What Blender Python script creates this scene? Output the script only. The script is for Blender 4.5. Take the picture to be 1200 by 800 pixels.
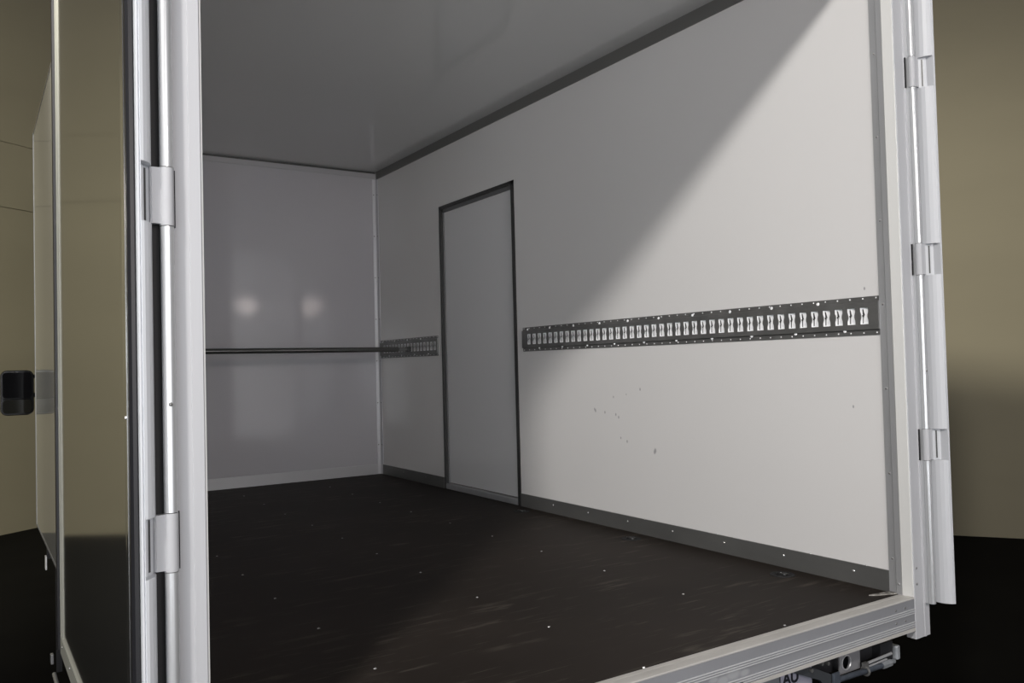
import bpy, bmesh, math, random
from mathutils import Vector, Matrix
random.seed(7)
C = bpy.context.scene.collection
SC = bpy.context.scene
for o in list(bpy.data.objects): bpy.data.objects.remove(o)

# ---------------------------------------------------------------- measures (metres; X right, Y into the box, Z up)
W = 2.234          # inside width
L = 4.239          # inside length
H = 2.285          # inside height
GZ = -0.90         # studio ground below the load floor

# ---------------------------------------------------------------- camera
cam_d = bpy.data.cameras.new('camera'); cam = bpy.data.objects.new('camera', cam_d); C.objects.link(cam)
cam_d.sensor_width = 36; cam_d.lens = 977.65/1200*36; cam_d.clip_start = 0.02; cam_d.clip_end = 100
r_ = Vector((0.83904899, -0.54347788, -0.02507182)); d_ = Vector((-0.00612643, 0.03664205, -0.99930968)); f_ = Vector((0.54402138, 0.83862337, 0.02741489))
M = Matrix.Identity(4)
for i in range(3):
    M[i][0] = r_[i]; M[i][1] = -d_[i]; M[i][2] = -f_[i]
M[0][3], M[1][3], M[2][3] = -0.3631, -1.6130, 0.7981
cam.matrix_world = M
SC.camera = cam

# ---------------------------------------------------------------- world, lights, exposure
SC.view_settings.view_transform = 'Standard'; SC.view_settings.look = 'None'
SC.view_settings.gamma = 1; SC.view_settings.use_curve_mapping = False
SC.view_settings.exposure = 0.0
wd = bpy.data.worlds.new('studio_air'); SC.world = wd; wd.use_nodes = True
bg = wd.node_tree.nodes['Background']; bg.inputs[0].default_value = (0.92, 0.96, 1.0, 1); bg.inputs[1].default_value = 0.08

def lamp(name, kind, loc, target, power, size=0.5, col=(1, 1, 1), **kw):
    d = bpy.data.lights.new(name, kind); o = bpy.data.objects.new(name, d); C.objects.link(o)
    d.energy = power; d.color = col
    if kind == 'AREA': d.shape = 'DISK'; d.size = size
    if kind in ('POINT', 'SPOT'): d.shadow_soft_size = size
    for k, v in kw.items(): setattr(d, k, v)
    o.location = loc
    o.rotation_euler = (Vector(target)-Vector(loc)).to_track_quat('-Z', 'Y').to_euler()
    return o
lamp('studio_key_light', 'AREA', (-3.0, -3.0, 4.50), (2.0, 1.0, 0.6), 318, 0.5, (1.0, 0.965, 0.93))
lamp('studio_fill_light', 'AREA', (0.9, -5.5, 1.3), (1.3, 3.0, 1.8), 31, 4.0, (0.95, 0.97, 1.0), spread=math.radians(80))
lamp('low_fill_light', 'AREA', (-2.4, -4.2, 0.8), (2.0, 1.6, 1.8), 20.5, 2.4, (0.93, 0.96, 1.0), spread=math.radians(75))
lamp('camera_flash', 'AREA', (-0.45, -1.72, 0.93), (0.6, 0.6, 0.85), 1.2, 0.08, (0.9, 0.95, 1.0))
lamp('studio_wall_spot', 'SPOT', (-5.5, 1.0, 5.0), (7.5, 2.6, 0.5), 4000, 0.4, (1.0, 0.95, 0.82), spot_size=math.radians(34), spot_blend=1.0)
lamp('studio_side_spot', 'SPOT', (-5.5, 1.0, 4.2), (-1.5, 8.2, 0.7), 2900, 0.4, (1.0, 0.965, 0.80), spot_size=math.radians(68), spot_blend=1.0)
lamp('small_lamp_a', 'POINT', (0.78, -4.6, 1.93), (0, 0, 0), 120, 0.13, (1.0, 0.88, 0.84))
lamp('small_lamp_b', 'POINT', (-0.32, -4.6, 1.93), (0, 0, 0), 120, 0.13, (1.0, 0.86, 0.80))

# ---------------------------------------------------------------- materials
def mat(name, col, rough=0.5, metal=0.0, spec=0.5, coat=0.0, noise=None, bump=None, var=0.0):
    m = bpy.data.materials.new(name); m.use_nodes = True; nt = m.node_tree; N = nt.nodes; Lk = nt.links
    b = N['Principled BSDF']; b.inputs['Base Color'].default_value = (*col, 1)
    b.inputs['Roughness'].default_value = rough; b.inputs['Metallic'].default_value = metal
    b.inputs['Specular IOR Level'].default_value = spec; b.inputs['Coat Weight'].default_value = coat
    tc = N.new('ShaderNodeTexCoord'); mp = N.new('ShaderNodeMapping'); Lk.new(tc.outputs['Object'], mp.inputs[0])
    sc = noise or (6, 6, 6); mp.inputs['Scale'].default_value = sc
    nz = N.new('ShaderNodeTexNoise'); nz.inputs['Scale'].default_value = 1.0; nz.inputs['Detail'].default_value = 5; Lk.new(mp.outputs[0], nz.inputs['Vector'])
    if var:
        r = N.new('ShaderNodeValToRGB'); r.color_ramp.elements[0].position = 0.3; r.color_ramp.elements[1].position = 0.7
        r.color_ramp.elements[0].color = (*[c*(1-var) for c in col], 1); r.color_ramp.elements[1].color = (*[min(1, c*(1+var)) for c in col], 1)
        Lk.new(nz.outputs['Fac'], r.inputs[0]); Lk.new(r.outputs[0], b.inputs['Base Color'])
    if bump:
        bn = N.new('ShaderNodeBump'); bn.inputs['Strength'].default_value = bump[0]; bn.inputs['Distance'].default_value = bump[1]
        n2 = N.new('ShaderNodeTexNoise'); n2.inputs['Scale'].default_value = bump[2]; n2.inputs['Detail'].default_value = 2
        Lk.new(tc.outputs['Object'], n2.inputs['Vector']); Lk.new(n2.outputs['Fac'], bn.inputs['Height']); Lk.new(bn.outputs[0], b.inputs['Normal'])
    return m

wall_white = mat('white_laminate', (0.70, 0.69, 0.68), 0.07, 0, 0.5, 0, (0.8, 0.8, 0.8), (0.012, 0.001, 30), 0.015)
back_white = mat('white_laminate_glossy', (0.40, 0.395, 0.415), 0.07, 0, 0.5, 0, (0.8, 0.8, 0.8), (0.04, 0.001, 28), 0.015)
ceil_white = mat('ceiling_laminate', (0.66, 0.66, 0.65), 0.08, 0, 0.5, 0, (0.7, 0.7, 0.7), None, 0.02)
door_grey = mat('light_grey_laminate', (0.66, 0.66, 0.665), 0.08, 0, 0.5, 0, (0.8, 0.8, 0.8), None, 0.01)
alu = mat('brushed_aluminium', (0.55, 0.56, 0.57), 0.30, 0.55, 0.5, 0, (40, 40, 2), None, 0.03)
alu_b = mat('bright_aluminium', (0.40, 0.405, 0.42), 0.5, 0.0, 0.4, 0, (40, 40, 2), None, 0.02)
edge_m = mat('door_edge_aluminium', (0.68, 0.70, 0.73), 0.45, 0.0, 0.5, 0, (40, 40, 2), None, 0.02)
reveal_m = mat('reveal_aluminium', (0.68, 0.68, 0.66), 0.34, 0.2)
lit_sill_m = mat('lit_sill_aluminium', (0.46, 0.445, 0.42), 0.45, 0.15, 0.5, 0, (4, 12, 12), None, 0.10)  # same extrusion as the sill; stronger light on its top put into colour
edge_m2 = mat('door_edge_aluminium_shaded', (0.46, 0.47, 0.49), 0.45, 0.0, 0.5, 0, (40, 40, 2), None, 0.02)  # right door's copy of the edge metal, weaker light put into colour
alu_sill = mat('scuffed_sill_aluminium', (0.265, 0.27, 0.285), 0.45, 0.25, 0.5, 0, (3, 8, 8), None, 0.05)
rib_m = mat('lit_rib_aluminium', (0.47, 0.475, 0.485), 0.35, 0.2)  # lighter than the sill: highlight along the ribs put into colour
alu_trim = mat('grey_trim_aluminium', (0.46, 0.465, 0.475), 0.38, 0.5, 0.5, 0, (8, 8, 2), None, 0.06)
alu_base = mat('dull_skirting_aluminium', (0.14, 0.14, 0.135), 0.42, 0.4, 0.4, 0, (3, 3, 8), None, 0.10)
alu_dark = mat('dark_and_shaded_metal', (0.060, 0.060, 0.058), 0.4, 0.5, 0.5, 0, (5, 5, 5), None, 0.1)
steel = mat('galvanised_steel', (0.20, 0.20, 0.195), 0.36, 0.6, 0.5, 0, (9, 9, 9), None, 0.18)
zinc = mat('bright_zinc', (0.92, 0.93, 0.95), 0.45, 0.0, 0.6, 0, (60, 60, 60), None, 0.15)
screw_m = mat('screw_steel', (0.75, 0.75, 0.74), 0.25, 0.8)
rubber = mat('black_rubber', (0.010, 0.010, 0.012), 0.45, 0, 0.4)
dark_gap = mat('black_gap', (0.006, 0.006, 0.007), 0.7)
panel_m = mat('polished_door_sheet', (0.68, 0.68, 0.66), 0.10, 0.97, 0.5, 0, (0.6, 0.6, 0.6), None, 0.02)
side_m = mat('glossy_body_side', (0.85, 0.85, 0.80), 0.10, 0.12, 0.5, 0.5)
studio_m = mat('olive_studio_wall', (0.265, 0.240, 0.172), 0.85, 0, 0.2, 0, (0.35, 0.35, 1.2), None, 0.06)
ground_m = mat('black_studio_floor', (0.0045, 0.0043, 0.004), 0.85, 0, 0.08, 0, (2, 2, 2), None, 0.2)
black_paint = mat('black_chassis_paint', (0.015, 0.015, 0.017), 0.5)
cab_paint = mat('white_cab_paint', (0.6, 0.6, 0.6), 0.2, 0, 0.5, 0.5)
glass_dark = mat('dark_window_glass', (0.01, 0.012, 0.014), 0.04, 0, 0.8)
mirror_m = mat('mirror_glass', (0.55, 0.56, 0.58), 0.03, 1.0)
gloss_black = mat('gloss_black_plastic', (0.006, 0.006, 0.007), 0.15, 0, 0.3)
plate_m = mat('white_plate', (0.24, 0.24, 0.29), 0.4)
panel_grey = mat('grey_bracket_paint', (0.21, 0.21, 0.22), 0.45, 0.3, 0.5, 0, (9, 9, 9), None, 0.1)
blue_steel = mat('dark_bluish_steel', (0.10, 0.115, 0.14), 0.35, 0.6, 0.5, 0, (20, 20, 20), None, 0.3)
ink = mat('black_lettering', (0.01, 0.01, 0.015), 0.5)
tyre_m = mat('tyre_rubber', (0.012, 0.012, 0.012), 0.8)

# dirt marks on the right wall: small dark nicks, fixed to the laminate
def add_spots(m, spots, col, axis='y', strength=0.6):
    nt = m.node_tree; N = nt.nodes; Lk = nt.links; b = N['Principled BSDF']
    src = b.inputs['Base Color'].links[0].from_socket
    tc = N.new('ShaderNodeTexCoord'); last = None
    for (y, z, r) in spots:
        sx = N.new('ShaderNodeVectorMath'); sx.operation = 'SUBTRACT'; Lk.new(tc.outputs['Object'], sx.inputs[0]); sx.inputs[1].default_value = (W, y, z) if axis == 'y' else (y, 0, z)
        sc = N.new('ShaderNodeVectorMath'); sc.operation = 'MULTIPLY'; Lk.new(sx.outputs[0], sc.inputs[0]); sc.inputs[1].default_value = (0, 1.0/r, 0.6/r) if axis == 'y' else (0.5/r, 0, 1.0/r)
        ln = N.new('ShaderNodeVectorMath'); ln.operation = 'LENGTH'; Lk.new(sc.outputs[0], ln.inputs[0])
        mr = N.new('ShaderNodeMapRange'); mr.inputs[1].default_value = 0.5; mr.inputs[2].default_value = 1.1; mr.inputs[3].default_value = 1; mr.inputs[4].default_value = 0
        Lk.new(ln.outputs['Value'], mr.inputs[0])
        if last is None: last = mr.outputs[0]
        else:
            mx = N.new('ShaderNodeMath'); mx.operation = 'MAXIMUM'; Lk.new(last, mx.inputs[0]); Lk.new(mr.outputs[0], mx.inputs[1]); last = mx.outputs[0]
    mul = N.new('ShaderNodeMath'); mul.operation = 'MULTIPLY'; mul.inputs[1].default_value = strength; Lk.new(last, mul.inputs[0])
    mix = N.new('ShaderNodeMixRGB'); Lk.new(mul.outputs[0], mix.inputs[0]); Lk.new(src, mix.inputs[1]); mix.inputs[2].default_value = (*col, 1)
    Lk.new(mix.outputs[0], b.inputs['Base Color'])
add_spots(wall_white, [(1.221, .391, .008), (1.226, .385, .007), (1.413, .421, .005), (1.458, .435, .004), (1.645, .559, .006), (1.652, .566, .005),
    (1.572, .553, .005), (1.49, .545, .005), (1.47, .533, .005), (1.504, .629, .004), (1.41, .643, .003), (1.312, .668, .005), (.14, 1.03, .004), (.20, .62, .004)], (0.12, 0.12, 0.13))

add_spots(alu_sill, [(1.375, -.060, .018), (1.335, -.068, .014), (1.42, -.066, .011), (1.30, -.060, .010)], (0.55, 0.56, 0.57), 'x', 0.35)
# load floor: dark brown phenolic ply with pale scuffs and drag marks
def floor_material():
    m = mat('brown_phenolic_ply', (0.021, 0.0165, 0.0135), 0.6, 0, 0.12, 0, (1.2, 1.2, 1), (0.12, 0.0006, 220), 0.25)
    nt = m.node_tree; N = nt.nodes; Lk = nt.links; b = N['Principled BSDF']; src = b.inputs['Base Color'].links[0].from_socket
    tc = N.new('ShaderNodeTexCoord'); cur = src
    for (ang, sc, lo, hi, seed, col) in [(14, (2.4, 15, 1), .56, .66, 3, (0.081, 0.070, 0.058)), (-50, (1.6, 26, 1), .60, .68, 11, (0.074, 0.065, 0.054)),
                                        (25, (3, 9, 1), .58, .70, 23, (0.061, 0.051, 0.043)), (-8, (2.5, 60, 1), .62, .68, 31, (0.088, 0.078, 0.065))]:
        mp = N.new('ShaderNodeMapping'); mp.inputs['Rotation'].default_value = (0, 0, math.radians(ang)); mp.inputs['Scale'].default_value = sc
        mp.inputs['Location'].default_value = (seed, seed*1.7, 0); Lk.new(tc.outputs['Object'], mp.inputs[0])
        nz = N.new('ShaderNodeTexNoise'); nz.inputs['Scale'].default_value = 1.6; nz.inputs['Detail'].default_value = 6; nz.inputs['Roughness'].default_value = .6
        Lk.new(mp.outputs[0], nz.inputs['Vector'])
        mr = N.new('ShaderNodeMapRange'); mr.inputs[1].default_value = lo; mr.inputs[2].default_value = hi; mr.inputs[3].default_value = 0; mr.inputs[4].default_value = .65
        Lk.new(nz.outputs['Fac'], mr.inputs[0])
        mk = N.new('ShaderNodeTexNoise'); mk.inputs['Scale'].default_value = 2.3; mk.inputs['Detail'].default_value = 2
        sh = N.new('ShaderNodeMapping'); sh.inputs['Location'].default_value = (seed*3.1, seed, 0); Lk.new(tc.outputs['Object'], sh.inputs[0]); Lk.new(sh.outputs[0], mk.inputs['Vector'])
        m2 = N.new('ShaderNodeMapRange'); m2.inputs[1].default_value = .47; m2.inputs[2].default_value = .58; Lk.new(mk.outputs['Fac'], m2.inputs[0])
        mu = N.new('ShaderNodeMath'); mu.operation = 'MULTIPLY'; Lk.new(mr.outputs[0], mu.inputs[0]); Lk.new(m2.outputs[0], mu.inputs[1])
        mix = N.new('ShaderNodeMixRGB'); Lk.new(mu.outputs[0], mix.inputs[0]); Lk.new(cur, mix.inputs[1]); mix.inputs[2].default_value = (*col, 1); cur = mix.outputs[0]
    Lk.new(cur, b.inputs['Base Color'])
    return m
ply = floor_material()

# ---------------------------------------------------------------- mesh helpers
def box(bm, x0, x1, y0, y1, z0, z1):
    vs = [bm.verts.new((x, y, z)) for x in (x0, x1) for y in (y0, y1) for z in (z0, z1)]
    for f in ((0, 1, 3, 2), (4, 6, 7, 5), (0, 4, 5, 1), (2, 3, 7, 6), (0, 2, 6, 4), (1, 5, 7, 3)): bm.faces.new([vs[i] for i in f])
def prism(bm, poly, a0, a1, axis='z', fn=None):
    """extrude a 2-D polygon along an axis; fn maps (p, q, a) to a point"""
    fn = fn or {'z': lambda p, q, a: (p, q, a), 'x': lambda p, q, a: (a, p, q), 'y': lambda p, q, a: (p, a, q)}[axis]
    A = [bm.verts.new(fn(p, q, a0)) for p, q in poly]; B = [bm.verts.new(fn(p, q, a1)) for p, q in poly]
    n = len(poly)
    for i in range(n): bm.faces.new((A[i], A[(i+1) % n], B[(i+1) % n], B[i]))
    bm.faces.new(A[::-1]); bm.faces.new(B)
def tube(bm, p0, p1, r, seg=16, r1=None):
    p0 = Vector(p0); p1 = Vector(p1); d = (p1-p0).normalized(); r1 = r if r1 is None else r1
    a = d.orthogonal().normalized(); b = d.cross(a)
    R0 = [bm.verts.new(p0+r*(a*math.cos(t)+b*math.sin(t))) for t in [2*math.pi*i/seg for i in range(seg)]]
    R1 = [bm.verts.new(p1+r1*(a*math.cos(t)+b*math.sin(t))) for t in [2*math.pi*i/seg for i in range(seg)]]
    for i in range(seg): bm.faces.new((R0[i], R0[(i+1) % seg], R1[(i+1) % seg], R1[i]))
    bm.faces.new(R0[::-1]); bm.faces.new(R1)
def dome(bm, c, n, r, h, seg=8):
    c = Vector(c); n = Vector(n).normalized(); a = n.orthogonal().normalized(); b = n.cross(a)
    rings = []
    for rr, hh in ((r, 0), (r*.75, h*.7)):
        rings.append([bm.verts.new(c+n*hh+rr*(a*math.cos(2*math.pi*i/seg)+b*math.sin(2*math.pi*i/seg))) for i in range(seg)])
    top = bm.verts.new(c+n*h)
    for i in range(seg):
        j = (i+1) % seg
        bm.faces.new((rings[0][i], rings[0][j], rings[1][j], rings[1][i])); bm.faces.new((rings[1][i], rings[1][j], top))
    bm.faces.new(rings[0][::-1])
def torus(bm, c, n, R, r, seg=20, ms=8, arc=2*math.pi):
    c = Vector(c); n = Vector(n).normalized(); a = n.orthogonal().normalized(); b = n.cross(a); full = arc > 6.28
    cnt = seg if full else seg+1; rows = []
    for i in range(cnt):
        t = arc*i/seg; d = a*math.cos(t)+b*math.sin(t)
        rows.append([bm.verts.new(c+d*(R+r*math.cos(2*math.pi*k/ms))+n*r*math.sin(2*math.pi*k/ms)) for k in range(ms)])
    for i in range(seg):
        A = rows[i]; B = rows[(i+1) % cnt]
        for k in range(ms): bm.faces.new((A[k], A[(k+1) % ms], B[(k+1) % ms], B[k]))
def obj(name, bm, m, parent=None, bevel=0, smooth=False, stuff=False, label=None):
    bmesh.ops.recalc_face_normals(bm, faces=bm.faces[:])
    if bevel:
        es = [e for e in bm.edges if len(e.link_faces) == 2 and e.calc_face_angle(0) > 0.6]
        bmesh.ops.bevel(bm, geom=es, offset=bevel, segments=2, affect='EDGES', profile=0.5)
    me = bpy.data.meshes.new(name); bm.to_mesh(me); bm.free(); me.materials.append(m)
    if smooth:
        me.polygons.foreach_set('use_smooth', [True]*len(me.polygons)); me.update()
        me.set_sharp_from_angle(angle=math.radians(40))
    o = bpy.data.objects.new(name, me); C.objects.link(o)
    if parent: o.parent = parent
    if stuff: o['kind'] = 'stuff'
    if label: o['label'] = label
    return o
def empty(name, loc=(0, 0, 0), label=None, cat=None, group=None, kind=None):
    o = bpy.data.objects.new(name, None); o.empty_display_size = .1; C.objects.link(o)
    tag(o, label, cat, group, kind); o['base'] = 1; del o['base']
    o.location = loc
    return o
def tag(o, label=None, cat=None, group=None, kind=None):
    if label: o['label'] = label
    if cat: o['category'] = cat
    if group: o['group'] = group
    if kind: o['kind'] = kind
    return o
def sub(name, build, m, parent, **k):
    """part built in world coordinates, parented to a thing whose base is not at the origin"""
    bm = bmesh.new(); build(bm)
    bmesh.ops.translate(bm, vec=-Vector(base_of(parent)), verts=bm.verts[:])
    return obj(name, bm, m, parent, **k)
def base_of(o):
    v = Vector((0, 0, 0))
    while o: v += o.location; o = o.parent
    return v
def struct(name, build, m, label=None, **k):
    bm = bmesh.new(); build(bm); o = obj(name, bm, m, None, **k); tag(o, label, kind='structure'); return o

# ================================================================ THE STUDIO
A = Vector((0.82, 0.572)); B = Vector((0.572, -0.82)); CO = Vector((1.97, 10.42))
def studio_wall(name, p, d, length, n, label, seams=()):
    def b(bm):
        q = p+d*length
        zs = [GZ]+sorted(seams)+[GZ+6.2]
        for i in range(len(zs)-1):
            z0 = zs[i]; z1 = zs[i+1]-(0.012 if i < len(zs)-2 else 0)
            prism(bm, [(p.x, p.y), (q.x, q.y), (q.x+n.x*.1, q.y+n.y*.1), (p.x+n.x*.1, p.y+n.y*.1)], z0, z1)
        if len(zs) > 2:   # backing behind the joints
            prism(bm, [(p.x+n.x*.012, p.y+n.y*.012), (q.x+n.x*.012, q.y+n.y*.012), (q.x+n.x*.11, q.y+n.y*.11), (p.x+n.x*.11, p.y+n.y*.11)], GZ, GZ+6.2)
    return struct(name, b, studio_m, label)
studio_wall('wall_studio_left', CO, -A, 17, B*-1, 'olive studio wall beyond the left side of the truck', seams=(2.66, 3.38))
studio_wall('wall_studio_right', CO, B, 17, A, 'olive studio wall to the right of the truck')
struct('floor_studio', lambda bm: box(bm, -16, 14, -10, 16, GZ-.1, GZ), ground_m, 'black studio floor around the truck')

# ================================================================ BOX SHELL
DN, DF, DZ = 2.332, 3.235, 1.847      # side door opening
def b_(bm):
    box(bm, W, W+.045, .03, DN, -.02, H); box(bm, W, W+.045, DF, L+.05, -.02, H); box(bm, W, W+.045, DN, DF, DZ, H)
struct('wall_right', b_, wall_white, 'white laminate right wall inside the box')
struct('wall_left', lambda bm: box(bm, -.022, 0, .03, 4.48, -.135, 2.345), side_m, 'glossy left side wall of the box')
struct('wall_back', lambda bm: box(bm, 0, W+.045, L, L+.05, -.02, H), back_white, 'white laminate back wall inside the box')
struct('ceiling', lambda bm: box(bm, 0, W+.045, .03, L+.05, H, H+.05), ceil_white, 'glossy white ceiling inside the box')
fl = struct('floor', lambda bm: box(bm, 0, W+.045, .0485, L+.05, -.03, 0), ply, 'dark brown scuffed plywood load floor')
def b_(bm):
    for x in (.53, 1.098, 1.668):
        for k in range(10):
            dome(bm, (x+random.uniform(-.006, .006), .067+k*.418+random.uniform(-.012, .012), 0), (0, 0, 1), .0048, .0022, 7)
obj('floor_screws', (lambda bm: (b_(bm), bm)[1])(bmesh.new()), screw_m, fl, stuff=True)

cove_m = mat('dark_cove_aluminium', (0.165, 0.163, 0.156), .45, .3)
# ceiling strip on the right wall, back strip, back corner, skirtings
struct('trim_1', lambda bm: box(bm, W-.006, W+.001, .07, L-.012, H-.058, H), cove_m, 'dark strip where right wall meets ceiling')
pale_m = mat('dull_grey_strip', (.34, .34, .35), .45, .2)
t2 = struct('trim_2', lambda bm: box(bm, 0, W-.006, L-.006, L+.001, H-.050, H-.014), pale_m, 'grey strip where back wall meets ceiling')
obj('shadow_gap', (lambda bm: (box(bm, 0, W-.006, L-.004, L+.001, H-.0135, H-.0005), bm)[1])(bmesh.new()), alu_dark, t2)
def b_(bm):
    prism(bm, [(W-.034, L+.001), (W-.034, L-.004), (W-.012, L-.006), (W-.006, L-.012), (W-.004, L-.034), (W+.001, L-.034), (W+.001, L+.001)], .0, H-.058)
t3 = struct('trim_3', b_, mat('pale_corner_trim', (0.52, 0.52, 0.54), .35, .2), 'pale corner strip between back wall and right wall')
def b_(bm):
    for k in range(7):
        z = .22+k*.315
        dome(bm, (W-.024, L-.005, z), (0, -1, 0), .005, .003); dome(bm, (W-.005, L-.024, z), (-1, 0, 0), .005, .003)
obj('rivets', (lambda bm: (b_(bm), bm)[1])(bmesh.new()), steel, t3, stuff=True)

def base_profile(bm, y0, y1): box(bm, W-.005, W+.001, y0, y1, 0, .072)
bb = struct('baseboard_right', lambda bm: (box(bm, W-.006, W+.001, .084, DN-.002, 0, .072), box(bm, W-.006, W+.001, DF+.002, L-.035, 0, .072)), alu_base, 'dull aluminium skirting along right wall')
def b_(bm):
    for y in (.22, .52, .82, 1.12, 1.42, 1.72, 2.02, 3.5, 3.85): dome(bm, (W-.006, y, .045), (-1, 0, 0), .0055, .003)
    for y in (.17, .40, .86, 1.30, 1.75): dome(bm, (W-.004, y, .073), (-.4, 0, 1), .003, .003)
obj('rivets', (lambda bm: (b_(bm), bm)[1])(bmesh.new()), screw_m, bb, stuff=True)
struct('baseboard_back', lambda bm: box(bm, 0, W-.034, L-.006, L+.001, 0, .075), mat('pale_skirting', (0.42, 0.42, 0.43), .4, .3), 'pale aluminium skirting along back wall')

# header over the opening and roof edge
struct('trim_4', lambda bm: (box(bm, -.085, W+.085, 0, .03, 2.245, 2.40), box(bm, -.022, W+.085, .03, 4.48, H+.05, H+.07)), alu, 'aluminium header beam over the rear opening')
# front bulkhead corner strip of the box side (white vertical edge at the far end)
struct('trim_5', lambda bm: box(bm, -.0245, -.0185, 4.470, 4.485, -.14, 2.35), alu_sill, 'white corner strip at far end of the box side')
struct('trim_6', lambda bm: box(bm, -.0238, -.0215, .10, 4.47, -.137, -.126), alu_sill, 'pale bottom rail along the box side')

# ================================================================ REAR CORNER POSTS
def post(side, name, label):
    X = (lambda v: -v) if side < 0 else (lambda v: W+v)
    # v = distance outward from the inside wall face
    def face(bm):
        # rear column with a shallow groove and a lip where the hinge tube sits
        prism(bm, [(X(0), 0), (X(.002), -.0020), (X(.022), -.0022), (X(.023), -.0012), (X(.050), -.0012), (X(.054), -.003),  (X(.060), -.003),
                   (X(.063), 0), (X(.085), 0), (X(.085), .03), (X(.0), .03)], -.137, 2.40)
    o = struct(name, face, alu_b, label)
    def rev(bm):   # bright inner reveal
        prism(bm, [(X(.002), -.0005), (X(-.003), .0015), (X(-.010), .034), (X(-.008), .037), (X(.002), .037)], .001, 2.245)
    obj('reveal', (lambda bm: (rev(bm), bm)[1])(bmesh.new()), reveal_m, o)
    def fl_(bm):
        prism(bm, [(X(.001), .037), (X(-.0085), .037), (X(-.0085), .056), (X(-.004), .060), (X(-.004), .084), (X(.001), .084)], .001, 2.245)
    obj('inner_flange', (lambda bm: (fl_(bm), bm)[1])(bmesh.new()), alu_trim, o)
    def rv(bm):
        sx = 1 if side < 0 else -1
        for k in range(9):
            z = .115+k*.285
            if z < 2.2: dome(bm, (X(-.004), .069, z), (sx, 0, 0), .0045, .003)
        dome(bm, (X(-.0085), .047, .035), (sx, 0, 0), .0045, .003)
    obj('rivets', (lambda bm: (rv(bm), bm)[1])(bmesh.new()), screw_m, o, stuff=True)
    def sr(bm):
        for z in (.041, .093): dome(bm, (X(.015), -.0025, z), (0, -1, 0), .0042, .002)
    obj('screws', (lambda bm: (sr(bm), bm)[1])(bmesh.new()), steel, o, stuff=True)
    return o
post(-1, 'trim_7', 'bright aluminium left rear corner post')
post(1, 'trim_8', 'bright aluminium right rear corner post')

# ================================================================ REAR SILL (ribbed extrusion)
def b_(bm):
    pr = [(.0485, -.0015), (.001, -.0015), (0, -.006), (0, -.110), (.0485, -.110)]
    prism(bm, pr, .0, W, 'x')
sill = struct('trim_9', b_, alu_sill, 'ribbed aluminium rear sill along the load floor edge')
def b_(bm):
    for x in (2.131, 2.181):
        for z in (-.026, -.067): dome(bm, (x, -.0, z), (0, -1, 0), .0042, .002)
obj('screws', (lambda bm: (b_(bm), bm)[1])(bmesh.new()), steel, sill, stuff=True)
bm = bmesh.new()
prism(bm, [(.0485, -.0015), (.0485, .0006), (.034, .0006), (.032, -.0004), (.030, .0006), (.012, .0006), (.0, -.0005), (-.0012, -.0035), (0, -.006), (.001, -.0015)], .0, W, 'x'); obj('lit_top_strip', bm, lit_sill_m, sill)
for z0 in (-.036, -.078):
    for k in range(3):
        bm = bmesh.new(); z = z0-k*.0068; prism(bm, [(.0002, z), (-.0028, z-.0012), (-.0028, z-.0026), (.0002, z-.0036)], .0, W, 'x'); obj('rib', bm, rib_m, sill)
bm = bmesh.new(); prism(bm, [(.0002, -.099), (-.002, -.100), (-.002, -.109), (.0002, -.110)], .0, W, 'x'); obj('lower_lip', bm, lit_sill_m, sill)
# worn notch plate low on the sill
def b_(bm):
    box(bm, 1.32, 1.395, -.006, .0, -.106, -.088); tube(bm, (1.402, -.006, -.094), (1.402, .0, -.094), .007, 10)
obj('notch', (lambda bm: (b_(bm), bm)[1])(bmesh.new()), blue_steel, sill, label='dark bluish notch low on the sill')

# ================================================================ SIDE DOOR
def b_(bm): box(bm, W+.018, W+.045, DN+.028, DF-.028, .04, DZ-.03)
d1 = struct('door_1', b_, door_grey, 'light grey side door in the right wall')
def fr(bm):
    box(bm, W-.004, W+.018, DN, DN+.030, 0, DZ); box(bm, W-.004, W+.018, DF-.018, DF, 0, DZ)
    box(bm, W-.004, W+.018, DN, DF, DZ-.020, DZ)
obj('door_frame', (lambda bm: (fr(bm), bm)[1])(bmesh.new()), alu_dark, d1)  # aluminium frame coloured dark to carry the shade of the door recess
def fr(bm):
    box(bm, W+.008, W+.03, DN+.030, DN+.046, .03, DZ-.02); box(bm, W+.008, W+.03, DF-.036, DF-.018, .03, DZ-.02); box(bm, W+.008, W+.03, DN+.018, DF-.018, DZ-.042, DZ-.02)
obj('door_seal', (lambda bm: (fr(bm), bm)[1])(bmesh.new()), mat('grey_seal', (.13, .13, .13), .5), d1)
obj('threshold', (lambda bm: (box(bm, W-.004, W+.03, DN+.018, DF-.018, 0, .035), bm)[1])(bmesh.new()), alu_trim, d1, bevel=.003)
obj('backing', (lambda bm: (box(bm, W+.046, W+.06, DN-.02, DF+.02, 0, DZ+.02), bm)[1])(bmesh.new()), dark_gap, d1)

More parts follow.
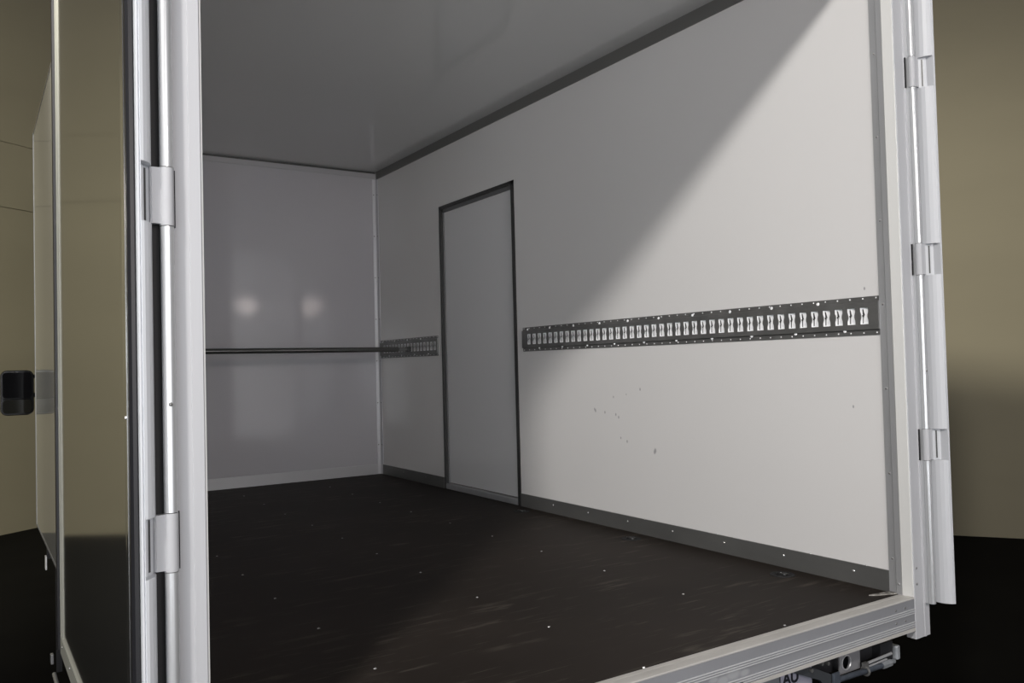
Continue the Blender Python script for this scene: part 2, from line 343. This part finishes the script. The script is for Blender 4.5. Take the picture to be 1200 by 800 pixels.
# ================================================================ REAR DOORS (folded right back along the box sides)
HZ = [(.445, .548), (1.063, 1.168), (1.697, 1.800), (2.20, 2.30)]    # hinge heights
def rear_door(side, name, a, label):
    ca, sa = math.cos(a), math.sin(a)
    def P(u, v, z):
        # u along the door from the hinge, v outward through its thickness
        dx = .0975+OF+v*ca+u*sa; y = -.025+u*ca-v*sa
        return ((-dx) if side < 0 else (W+dx), y, z)
    ZB, ZT, DW = -.028, 2.30, (1.265 if side < 0 else 1.195)
    OF = -.0055 if side < 0 else 0
    fn = lambda p, q, z: P(q, p, z)           # polygons given as (v, u)
    mk = lambda nm, polys, z0, z1, m, par, **k: obj(nm, (lambda bm: ([prism(bm, q, z0, z1, fn=fn) for q in polys], bm)[1])(bmesh.new()), m, par, **k)
    o = mk(name, [[(0.004, .03), (.032, .03), (.032, -.012), (.045, -.012), (.045, DW), (.004, DW)]], ZB, ZT, panel_m, None); tag(o, label, kind='structure')
    # edge profile, in lengths between the hinges (each hinge sits in a cut-out)
    prof = [(0, .004), (.001, -.008), (.005, -.020), (.011, -.030), (.018, -.037), (.0235, -.040), (.025, -.037), (.0265, -.041), (.030, -.042), (.031, -.036), (.031, .029), (0, .029)]
    zs = [ZB]+[z for h in HZ for z in h]; cuts = [(zs[i], zs[i+1]) for i in range(0, len(zs)-1, 2)]+[]
    bm = bmesh.new()
    for z0, z1 in cuts: prism(bm, prof, z0, z1, fn=fn)
    thin = [(.0, .012), (.008, .0), (.016, -.012), (.0225, -.016), (.0235, -.040), (.025, -.037), (.0265, -.041), (.030, -.042), (.031, -.036), (.031, .029), (0, .029)]
    for z0, z1 in HZ: prism(bm, thin, z0, z1, fn=fn)
    obj('edge_profile', bm, edge_m if side < 0 else edge_m2, o)
    # gaskets
    mk('gasket', [[(.0312, -.0122), (.0312, -.030), (.034, -.034), (.040, -.034), (.0448, -.029), (.0448, -.0122)]], ZB, ZT, rubber, o)
    mk('gasket', [[(.004, DW), (.047, DW), (.054, DW+.002), (.056, DW+.010), (.052, DW+.018), (.004, DW+.018)]], ZB+.01, ZT, rubber, o)
    # inner frame strips on the face
    mk('frame_strip', [[(.045, DW-.075), (.0475, DW-.073), (.0475, DW-.052), (.050, DW-.050), (.050, DW-.036), (.0475, DW-.034), (.0475, DW-.001), (.045, DW)]], ZB+.06, ZT, alu_trim2, o)
    mk('frame_strip', [[(.045, -.012), (.0462, -.012), (.0462, .006), (.0468, .008), (.0468, .014), (.045, .016)]], ZB+.06, ZT, panel_m, o)
    bm = bmesh.new(); prism(bm, [(.045, .03), (.0475, .03), (.0475, DW), (.045, DW)], ZB, ZB+.054, fn=fn); prism(bm, [(.045, .03), (.0505, .03), (.0505, DW-.05), (.045, DW-.05)], ZB+.054, ZB+.060, fn=fn)
    obj('frame_strip', bm, alu_trim2, o)
    bm = bmesh.new(); nrm = Vector(P(0, 1, 0))-Vector(P(0, 0, 0))
    for k in range(4): dome(bm, P(DW-.02, .0475, .14+k*.56), nrm, .004, .003)
    for k in range(6): dome(bm, P(DW-.06-k*.21, .0475, ZB+.032), nrm, .004, .003)
    for z in (.722, 1.9): dome(bm, P(-.004, .0462, z), nrm, .0032, .003)
    obj('rivets', bm, screw_m, o, stuff=True)
    # black strip painted as shade in the gap behind the tube, and the hinge tube itself
    X = (lambda v: -v-OF) if side < 0 else (lambda v: W+v)
    bm = bmesh.new(); prism(bm, [(X(.0765), -.002), (X(.099), -.002), (X(.099), .03), (X(.0765), .03)], ZB, ZT); obj('gap_shade', bm, dark_gap, o)
    cx, cy, r = X(.0705), -.0195, .0118
    bm = bmesh.new()
    prev = ZB
    for z0, z1 in HZ: tube(bm, (cx, cy, prev), (cx, cy, z0-.0015), r, 24); prev = z1+.0015
    tube(bm, (cx, cy, prev), (cx, cy, 2.40), r, 24)
    obj('hinge_tube', bm, alu, o, smooth=True)
    bm = bmesh.new(); tube(bm, (cx, cy, ZB+.01), (cx, cy, 2.39), r*.82, 16); obj('hinge_pin', bm, alu_dark, o)
    bm = bmesh.new(); prism(bm, [(X(.060), -.012), (X(.0755), -.012), (X(.0755), -.001), (X(.060), -.001)], ZB, ZT); obj('tube_seat', bm, alu, o)
    bm = bmesh.new(); dome(bm, (X(.0705), cy-r+.0006, .742), (0, -1, 0), .004, .003); obj('screw', bm, steel, o)
    for z0, z1 in HZ:
        h = obj('hinge', (lambda bm: (tube(bm, (cx, cy, z0), (cx, cy, z1), r*1.06, 24), bm)[1])(bmesh.new()), alu_b, o, smooth=True)
        bm = bmesh.new(); prism(bm, [(X(.080), -.026), (X(.0965), -.027), (X(.0995), -.024), (X(.0995), -.012), (X(.080), -.012)], z0+.003, z1-.001); obj('leaf', bm, alu_b, h)
        bm = bmesh.new(); prism(bm, [(.010, -.006), (.0125, -.0095), (.0140, -.008), (.012, -.004)], z0+.006, z1-.006, fn=fn); obj('slot', bm, alu_dark, h)
        bm = bmesh.new(); prism(bm, [(X(.0535), -.0075), (X(.0565), -.0075), (X(.0565), -.0021), (X(.0535), -.0021)], z0, z1); obj('shadow_line', bm, dark_gap, h)
    return o
alu_trim2 = mat('door_frame_strip', (0.34, 0.34, 0.30), 0.6, 0.2, 0.5, 0, (4, 4, 2), None, 0.05)
rear_door(-1, 'door_2', math.radians(0.25), 'left rear door folded back, polished inner face showing')
rear_door(1, 'door_3', math.radians(4.0), 'right rear door folded back, seen edge on')

# ================================================================ TIE-DOWN RAILS
ZT_, ZB_ = 1.0015, .868
slot_src = None
def tie_rail(y0, y1, first, n, label):
    global slot_src
    t = empty('tie_down_rail', (W, y0, ZB_), label, 'rail', 'perforated tie-down rails on the right wall')
    fx = W-.011                                  # proud face
    zf0, zf1 = ZB_+.020, ZT_-.020
    hz0, hz1, hw = (ZT_+ZB_)/2-.0285, (ZT_+ZB_)/2+.0285, .0150
    def plate(bm):
        def poly(pts): bm.faces.new([bm.verts.new((fx, y, z)) for y, z in pts])
        ys = first-.025; poly([(y0, zf0), (ys, zf0), (ys, zf1), (y0, zf1)])
        zm = (hz0+hz1)/2
        for k in range(n):
            c = first+k*.0503; a, b = c-.02515, c+.02515
            poly([(a, hz1), (b, hz1), (b, zf1), (a, zf1)]); poly([(a, zf0), (b, zf0), (b, hz0), (a, hz0)])
            poly([(a, hz0), (c-hw, hz0), (c-hw, zm-.014), (c-hw+.0035, zm-.004), (c-hw+.0035, zm+.004), (c-hw, zm+.014), (c-hw, hz1), (a, hz1)])
            poly([(b, hz1), (c+hw, hz1), (c+hw, zm+.016), (c+hw-.0035, zm+.004), (c+hw-.0035, zm-.004), (c+hw, zm-.016), (c+hw, hz0), (b, hz0)])
        e = first+(n-.5)*.0503; poly([(e, zf0), (y1, zf0), (y1, zf1), (e, zf1)])
        # steps and flanges
        for pr in ([(fx, zf1), (W-.003, zf1+.004), (W-.003, ZT_), (W+.001, ZT_), (W+.001, zf1), (fx+.001, zf1-.001)], [(fx, zf0), (W-.003, zf0-.002), (W-.003, ZB_), (W+.001, ZB_), (W+.001, zf0), (fx+.001, zf0+.001)]):
            prism(bm, [(p, q) for p, q in pr], y0, y1, 'y')
        for yy in (y0, y1): bm.faces.new([bm.verts.new(v) for v in ((fx, yy, zf0), (W, yy, zf0), (W, yy, zf1), (fx, yy, zf1))])
    sub('rail_face', plate, steel, t)
    if slot_src is None:
        bm = bmesh.new()
        h = (hz1-hz0)/2; y = hw
        # shallow cup behind the opening, tilted and whitened in place of flash glints, with a clip bar across its throat
        def q(*pts): bm.faces.new([bm.verts.new(p) for p in pts])
        d = .0045
        q((.0095, -y-.0005, -h-.0005), (.0012, y+.0005, -h-.0005), (.0012, y+.0005, h+.0005), (.0095, -y-.0005, h+.0005))
        for s in (-1, 1):
            q((0.0002, s*(y+.0005), -h), (d, s*(y+.0005), -h), (d, s*(y+.0005), h), (0.0002, s*(y+.0005), h))
            q((0.0002, -y, s*(h+.0005)), (d, -y, s*(h+.0005)), (d, y, s*(h+.0005)), (0.0002, y, s*(h+.0005)))
        me = bpy.data.meshes.new('slot'); bm.to_mesh(me); bm.free(); me.materials.append(zinc)
        bm = bmesh.new()
        # dark clip: thin bar leaning across the slot, wider at the throat
        for pts in ([(.0068, .023), (.0040, .023), (-.0010, .002), (.0056, .002)], [(.0052, -.002), (.0030, -.002), (.0042, -.025), (.0066, -.025)], [(.0090, .003), (.0016, .003), (.0026, -.003), (.0080, -.003)]):
            prism(bm, pts, .0004, .0020, fn=lambda p, q, a: (a, p, q))
        bmesh.ops.recalc_face_normals(bm, faces=bm.faces[:])
        mc = bpy.data.meshes.new('clip'); bm.to_mesh(mc); bm.free(); mc.materials.append(alu_dark)
        slot_src = (me, mc)
    for k in range(n):
        s = bpy.data.objects.new('slot', slot_src[0]); C.objects.link(s); s.parent = t
        s.location = (fx-W+.0005, first+k*.0503-y0, (ZT_+ZB_)/2-ZB_)
        c = bpy.data.objects.new('clip', slot_src[1]); C.objects.link(c); c.parent = s
    def dots(bm):
        k = 0; y = y0+.012
        while y < y1-.005:
            dome(bm, (W-.003, y, ZT_-.007), (-1, 0, 0), .0030, .002, 6); dome(bm, (W-.003, y, ZB_+.008), (-1, 0, 0), .0030, .002, 6); y += .0503
    sub('rivets', dots, zinc, t, stuff=True)
    y = y0+.135; k = 0
    while y < y1-.02:
        z = ZT_-.013 if k % 2 else ZB_+.017
        bm = bmesh.new(); dome(bm, (-.0095 if k % 2 else -.0055, y-y0, z-ZB_), (-1, 0, .2), .0065, .004, 10); obj('screw', bm, zinc, t, smooth=True); y += .105; k += 1
    return t
tie_rail(.084, 2.272, .137, 42, 'long perforated steel tie-down rail between the side door and the rear post')
tie_rail(3.285, 4.205, 3.318, 17, 'short perforated steel tie-down rail between the side door and the back corner')

# ================================================================ CARGO BAR
t = empty('cargo_bar', (W-.012, 3.70, .922), 'grey steel cargo bar slung across the box in front of back wall', 'bar')
sub('bar_tube', lambda bm: (tube(bm, (.06, 3.70, .926), (W-.10, 3.70, .922), .0175, 20)), mat('cargo_bar_steel', (.13, .13, .125), .25, .8), t, smooth=True)
sub('bar_sleeve', lambda bm: tube(bm, (W-.24, 3.70, .922), (W-.02, 3.70, .922), .0135, 16), steel, t, smooth=True)
sub('end_fitting', lambda bm: (box(bm, W-.034, W-.011, 3.675, 3.725, .905, .940), box(bm, W-.05, W-.034, 3.688, 3.712, .912, .932)), alu_dark, t, bevel=.003)
sub('end_fitting', lambda bm: (box(bm, .002, .03, 3.675, 3.725, .905, .945), box(bm, .03, .06, 3.688, 3.712, .915, .937)), alu_dark, t, bevel=.003)

# ================================================================ LASHING RINGS IN THE FLOOR
def lashing(x, y, label):
    t = empty('lashing_ring', (x, y, 0), label, 'ring', 'recessed lashing rings along the right wall')
    def cup(bm):
        seg = 20; prof = [(.040, .0002), (.039, .0018), (.033, .0018), (.030, .0006)]
        rows = [[bm.verts.new((r*math.cos(2*math.pi*i/seg), r*math.sin(2*math.pi*i/seg), z)) for i in range(seg)] for r, z in prof]
        for a, b in zip(rows, rows[1:]):
            for i in range(seg): bm.faces.new((a[i], a[(i+1) % seg], b[(i+1) % seg], b[i]))
        bm.faces.new(rows[-1])
    bm = bmesh.new(); cup(bm); bmesh.ops.scale(bm, vec=(1.12, 1.12, 1), verts=bm.verts[:]); obj('cup', bm, dark_gap, t)
    bm = bmesh.new(); torus(bm, (0, 0, .004), (0.25, .1, 1), .019, .0035, 18, 6); obj('ring', bm, alu_dark, t, smooth=True)
    bm = bmesh.new(); box(bm, -.007, .003, -.016, -.009, .002, .0075); dome(bm, (-.002, .006, .005), (0, 0, 1), .0045, .003); obj('ring_clip', bm, zinc, t, bevel=.001)
lashing(2.139, .454, 'recessed black lashing ring in floor nearest the rear sill')
lashing(2.128, 1.280, 'recessed black lashing ring in floor midway along right wall')
lashing(2.140, 2.193, 'recessed black lashing ring in floor by foot of side door')
scrape_m = mat('scraped_metal', (.22, .21, .19), .5, .2, .5, 0, (60, 60, 60), None, .8)
o = obj('floor_plate', (lambda bm: (prism(bm, [(2.135, .098), (2.15, .085), (2.222, .054), (2.228, .058), (2.228, .084), (2.19, .088)], .0003, .004), dome(bm, (2.205, .072, .004), (0, 0, 1), .008, .003), dome(bm, (2.175, .084, .004), (0, 0, 1), .005, .002), bm)[-1])(bmesh.new()), scrape_m)
tag(o, 'small scraped metal plate on floor in the corner by the right rear post', 'plate')

# ================================================================ FITTINGS UNDER THE SILL
o = obj('lamp_bracket', (lambda bm: (bm))(bmesh.new()), panel_grey)
bm = bmesh.new()
cxh, czh, hr = 1.905, -.150, .021; seg = 24
x0, x1, z0, z1 = 1.873, 1.975, -.182, -.109
def rect_pt(t):
    dx, dz = math.cos(t), math.sin(t); s = []
    if dx > 1e-6: s.append((x1-cxh)/dx)
    if dx < -1e-6: s.append((x0-cxh)/dx)
    if dz > 1e-6: s.append((z1-czh)/dz)
    if dz < -1e-6: s.append((z0-czh)/dz)
    k = min(s); return (cxh+dx*k, czh+dz*k)
angs = sorted([2*math.pi*i/seg for i in range(seg)]+[math.atan2(z-czh, x-cxh) % (2*math.pi) for x in (x0, x1) for z in (z0, z1)])
for yy in (.028, .033):
    inn = [bm.verts.new((cxh+hr*.85*math.cos(t), yy, czh+hr*1.1*math.sin(t))) for t in angs]; out = [bm.verts.new((rect_pt(t)[0], yy, rect_pt(t)[1])) for t in angs]
    for i in range(len(angs)): j = (i+1) % len(angs); bm.faces.new((inn[i], inn[j], out[j], out[i]))
    if yy > .03:
        for i in range(len(angs)): j = (i+1) % len(angs); bm.faces.new((pin[i], pin[j], inn[j], inn[i])); bm.faces.new((pout[i], pout[j], out[j], out[i]))
    pin, pout = inn, out
bmesh.ops.recalc_face_normals(bm, faces=bm.faces[:]); bm.to_mesh(o.data); bm.free(); o.data.materials.append(panel_grey) if not o.data.materials else None
tag(o, 'grey bracket plate with round hole hanging under the rear sill', 'bracket')
bm = bmesh.new(); torus(bm, (cxh, .027, czh), (0, 1, 0), .0215, .0022, 24, 6); obj('rim', bm, alu_trim, o, smooth=True)

cap_m = mat('dull_zinc', (.26, .275, .29), .4, .3, .5, 0, (40, 40, 40), None, .3)
o = obj('rear_beam', (lambda bm: (box(bm, 1.0, 2.135, .06, .14, -.185, -.118), bm)[1])(bmesh.new()), black_paint, bevel=.004); tag(o, 'black cross beam tucked under the rear sill', 'beam')
bm = bmesh.new(); prism(bm, [(2.152, .02), (2.158, .016), (2.170, .016), (2.174, .02), (2.174, .13), (2.152, .13)], -.193, -.148); obj('beam_cap', bm, cap_m, o, bevel=.004, label='bright metal end cap')
bm = bmesh.new(); box(bm, 2.085, 2.1515, .03, .12, -.188, -.132); obj('cap_neck', bm, black_paint, o)

t = empty('latch_rod', (1.95, .0, -.19), 'steel latch rod with clamp hanging below the rear sill by the right post', 'rod')
sub('rod', lambda bm: tube(bm, (1.972, .015, -.168), (2.12, .015, -.163), .0045, 10), alu_trim, t, smooth=True)
sub('rod', lambda bm: tube(bm, (1.84, .01, -.183), (2.07, .01, -.188), .0085, 12), blue_steel, t, smooth=True)
sub('rod', lambda bm: tube(bm, (1.985, .012, -.177), (2.09, .012, -.174), .003, 8), alu_trim, t, smooth=True)
sub('clamp', lambda bm: (torus(bm, (1.975, .01, -.186), (1, 0, 0), .013, .004, 18, 8), box(bm, 1.965, 1.985, .004, .016, -.176, -.160)), steel, t, smooth=True)
sub('end_nut', lambda bm: (tube(bm, (2.060, .01, -.188), (2.106, .01, -.187), .0115, 6), tube(bm, (2.106, .01, -.187), (2.126, .01, -.187), .007, 10)), cap_m, t)
sub('hanger', lambda bm: (box(bm, 1.81, 1.842, .004, .012, -.24, -.158), box(bm, 1.838, 1.862, .004, .03, -.215, -.200)), blue_steel, t, bevel=.002)

t = empty('strut', (1.72, .03, -.16), 'dark sloping strut under the rear sill beside the lettered plate', 'strut')
sub('arm', lambda bm: prism(bm, [(1.62, -.112), (1.70, -.112), (1.82, -.165), (1.82, -.20), (1.79, -.20), (1.76, -.168)], .014, .026, 'y'), mat('strut_paint', (.035, .038, .042), .45), t)
for q in ((1.715, .006, -.128), (1.772, .012, -.122), (1.800, .012, -.127)): sub('bolt', lambda bm: tube(bm, q, (q[0], .0145 if q[0] < 1.75 else .03, q[2]), .006, 6), steel, t)

# lettered plate
t = empty('lettered_plate', (1.67, .04, -.17), 'pale plate with black letters AU under the rear sill', 'plate')
sub('plate', lambda bm: box(bm, 1.606, 1.745, .032, .036, -.235, -.113), plate_m, t)
cu = bpy.data.curves.new('lettering', 'FONT'); cu.body = 'AU'; cu.size = .052; cu.extrude = .0006; cu.offset = .0012
to = bpy.data.objects.new('lettering_src', cu); C.objects.link(to); bpy.context.view_layer.update()
me = bpy.data.meshes.new_from_object(to.evaluated_get(bpy.context.evaluated_depsgraph_get())); bpy.data.objects.remove(to)
me.materials.clear(); me.materials.append(ink); lo = bpy.data.objects.new('lettering', me); C.objects.link(lo); lo.parent = t
lo.location = (1.613-1.67, .0312-.04, -.157+.17); lo.rotation_euler = (math.pi/2, 0, 0)
o = obj('rear_panel', (lambda bm: (box(bm, 1.22, 1.602, .034, .04, -.235, -.113), bm)[1])(bmesh.new()), mat('panel_paint', (.13, .14, .15), .4)); tag(o, 'plain dark grey panel under the sill left of the lettered plate', 'panel')

# ================================================================ CHASSIS, WHEELS, CAB AND WING MIRROR
t = empty('truck_chassis', (W/2, 2.2, GZ+.35), 'black truck chassis under the box', 'chassis')
sub('rail', lambda bm: box(bm, .72, .80, .15, 4.60, -.30, -.14), black_paint, t); sub('rail', lambda bm: box(bm, 1.43, 1.51, .15, 4.60, -.30, -.14), black_paint, t)
sub('floor_frame', lambda bm: [box(bm, .02, W-.0, .2+k*.52, .27+k*.52, -.14, -.031) for k in range(8)], black_paint, t)
sub('axle', lambda bm: (tube(bm, (.10, 1.35, -.52), (2.13, 1.35, -.52), .05, 14), box(bm, .72, .80, 1.2, 1.5, -.52, -.28), box(bm, 1.43, 1.51, 1.2, 1.5, -.52, -.28)), black_paint, t)
sub('side_guard', lambda bm: (tube(bm, (.05, 2.2, -.30), (.05, 4.0, -.30), .015, 10), box(bm, .04, .06, 2.3, 2.33, -.31, -.1), box(bm, .04, .06, 3.8, 3.83, -.31, -.1)), black_paint, t)
def wheel(t, x, y):
    x -= base_of(t).x; y -= base_of(t).y; zc = GZ+.38-base_of(t).z
    prof = [(.20, -.09), (.34, -.10), (.375, -.07), (.38, 0), (.375, .07), (.34, .10), (.20, .09)]
    bm = bmesh.new(); seg = 32
    rows = [[bm.verts.new((x+v, y+r*math.cos(2*math.pi*i/seg), zc+r*math.sin(2*math.pi*i/seg))) for i in range(seg)] for r, v in prof]
    for k in range(len(rows)):
        a, b = rows[k], rows[(k+1) % len(rows)]
        for i in range(seg): bm.faces.new((a[i], a[(i+1) % seg], b[(i+1) % seg], b[i]))
    w = obj('wheel', bm, tyre_m, t, smooth=True)
    bm = bmesh.new(); tube(bm, (x-.05, y, zc), (x+.05, y, zc), .20, 24); tube(bm, (x-.08, y, zc), (x+.08, y, zc), .07, 16); obj('rim', bm, steel, w, smooth=True)
wheel(t, .16, 1.35); wheel(t, 2.08, 1.35)

t = empty('truck_cab', (W/2, 5.4, GZ+.3), 'white truck cab hidden ahead of the box', 'cab')
def cabm(bm):
    prism(bm, [(4.62, -.42), (6.35, -.42), (6.45, -.1), (6.35, .35), (5.95, 1.30), (5.75, 1.45), (4.70, 1.50), (4.62, 1.40)], .16, W-.16, fn=lambda p, q, a: (a, p, q))
sub('cab_body', cabm, cab_paint, t, bevel=.03)
wheel(t, .30, 5.3); wheel(t, 1.94, 5.3)
for s, x in ((-1, .155), (1, W-.155)):
    sub('window', lambda bm: prism(bm, [(4.95, .42), (6.12, .42), (5.82, 1.12), (5.0, 1.2)], x, x+s*.012, fn=lambda p, q, a: (a, p, q)), glass_dark, t)
sub('windscreen', lambda bm: prism(bm, [(6.345, .42), (6.375, .42), (6.04, 1.23), (6.01, 1.23)], .30, W-.30, fn=lambda p, q, a: (a, p, q)), glass_dark, t)

# wing mirror
mx, mz, my = -.094, .686, 5.2
t = empty('wing_mirror', (mx, my, mz), 'black wing mirror sticking out past the far end of the box side', 'mirror')
def rr(w, h, r, n=6):
    out = []
    for cx_, cz_, a0 in ((w-r, h-r, 0), (-w+r, h-r, 90), (-w+r, -h+r, 180), (w-r, -h+r, 270)):
        for i in range(n+1):
            a = math.radians(a0+90*i/n); out.append((cx_+r*math.cos(a), cz_+r*math.sin(a)))
    return out
def house(bm):
    rings = []
    for (y, s) in ((-.010, .97), (0, 1.0), (.04, 1.0), (.085, .92), (.115, .72)):
        rings.append([bm.verts.new((mx+p*s, my+y, mz+q*s)) for p, q in rr(.103, .158, .045)])
    n = len(rings[0])
    for a, b in zip(rings, rings[1:]):
        for i in range(n): bm.faces.new((a[i], a[(i+1) % n], b[(i+1) % n], b[i]))
    bm.faces.new(rings[0][::-1]); bm.faces.new(rings[-1])
sub('housing', house, gloss_black, t, smooth=True)
def gl(z0, z1, w):
    c = (z0+z1)/2
    def b(bm): prism(bm, [(mx+p, mz+c+q) for p, q in rr(w, (z1-z0)/2, .022)], my-.016, my-.009, 'y')
    return b
sub('mirror_glass', gl(-.038, .142, .088), mat('dim_mirror', (.004, .004, .005), .05, 0, .06), t)
sub('wide_angle_glass', gl(-.142, -.050, .088), mat('dim_mirror_b', (.010, .010, .009), .06, 0, .15), t)
sub('divider', lambda bm: tube(bm, (mx-.085, my-.014, mz-.044), (mx+.085, my-.014, mz-.044), .004, 8), gloss_black, t)
sub('arm', lambda bm: (tube(bm, (mx+.09, my+.05, mz-.02), (.10, my+.09, mz-.02), .016, 12), tube(bm, (mx+.07, my+.05, mz+.10), (.10, my+.09, mz+.14), .012, 12)), gloss_black, t, smooth=True)

# small side marker lamp and step bar low under the left side
t = empty('side_marker', (-.02, 3.8, -.25), 'small silver marker lamp low under the far box side', 'lamp')
sub('lens', lambda bm: box(bm, -.0205, -.0125, 3.78, 3.83, -.290, -.215), zinc, t, bevel=.002); sub('stalk', lambda bm: box(bm, -.012, .03, 3.79, 3.82, -.23, -.13), black_paint, t)
t = empty('step_bar', (-.02, 3.3, -.70), 'silver step bar low beneath the folded left rear door', 'step')
sub('bar', lambda bm: tube(bm, (-.02, 3.25, -.71), (-.02, 2.75, -.715), .010, 12), alu_trim, t, smooth=True)
sub('bar_end', lambda bm: box(bm, -.026, -.012, 3.38, 3.42, -.70, -.65), alu_trim, t, bevel=.003)
sub('hanger', lambda bm: box(bm, -.006, .02, 3.30, 3.32, -.72, -.14), black_paint, t)
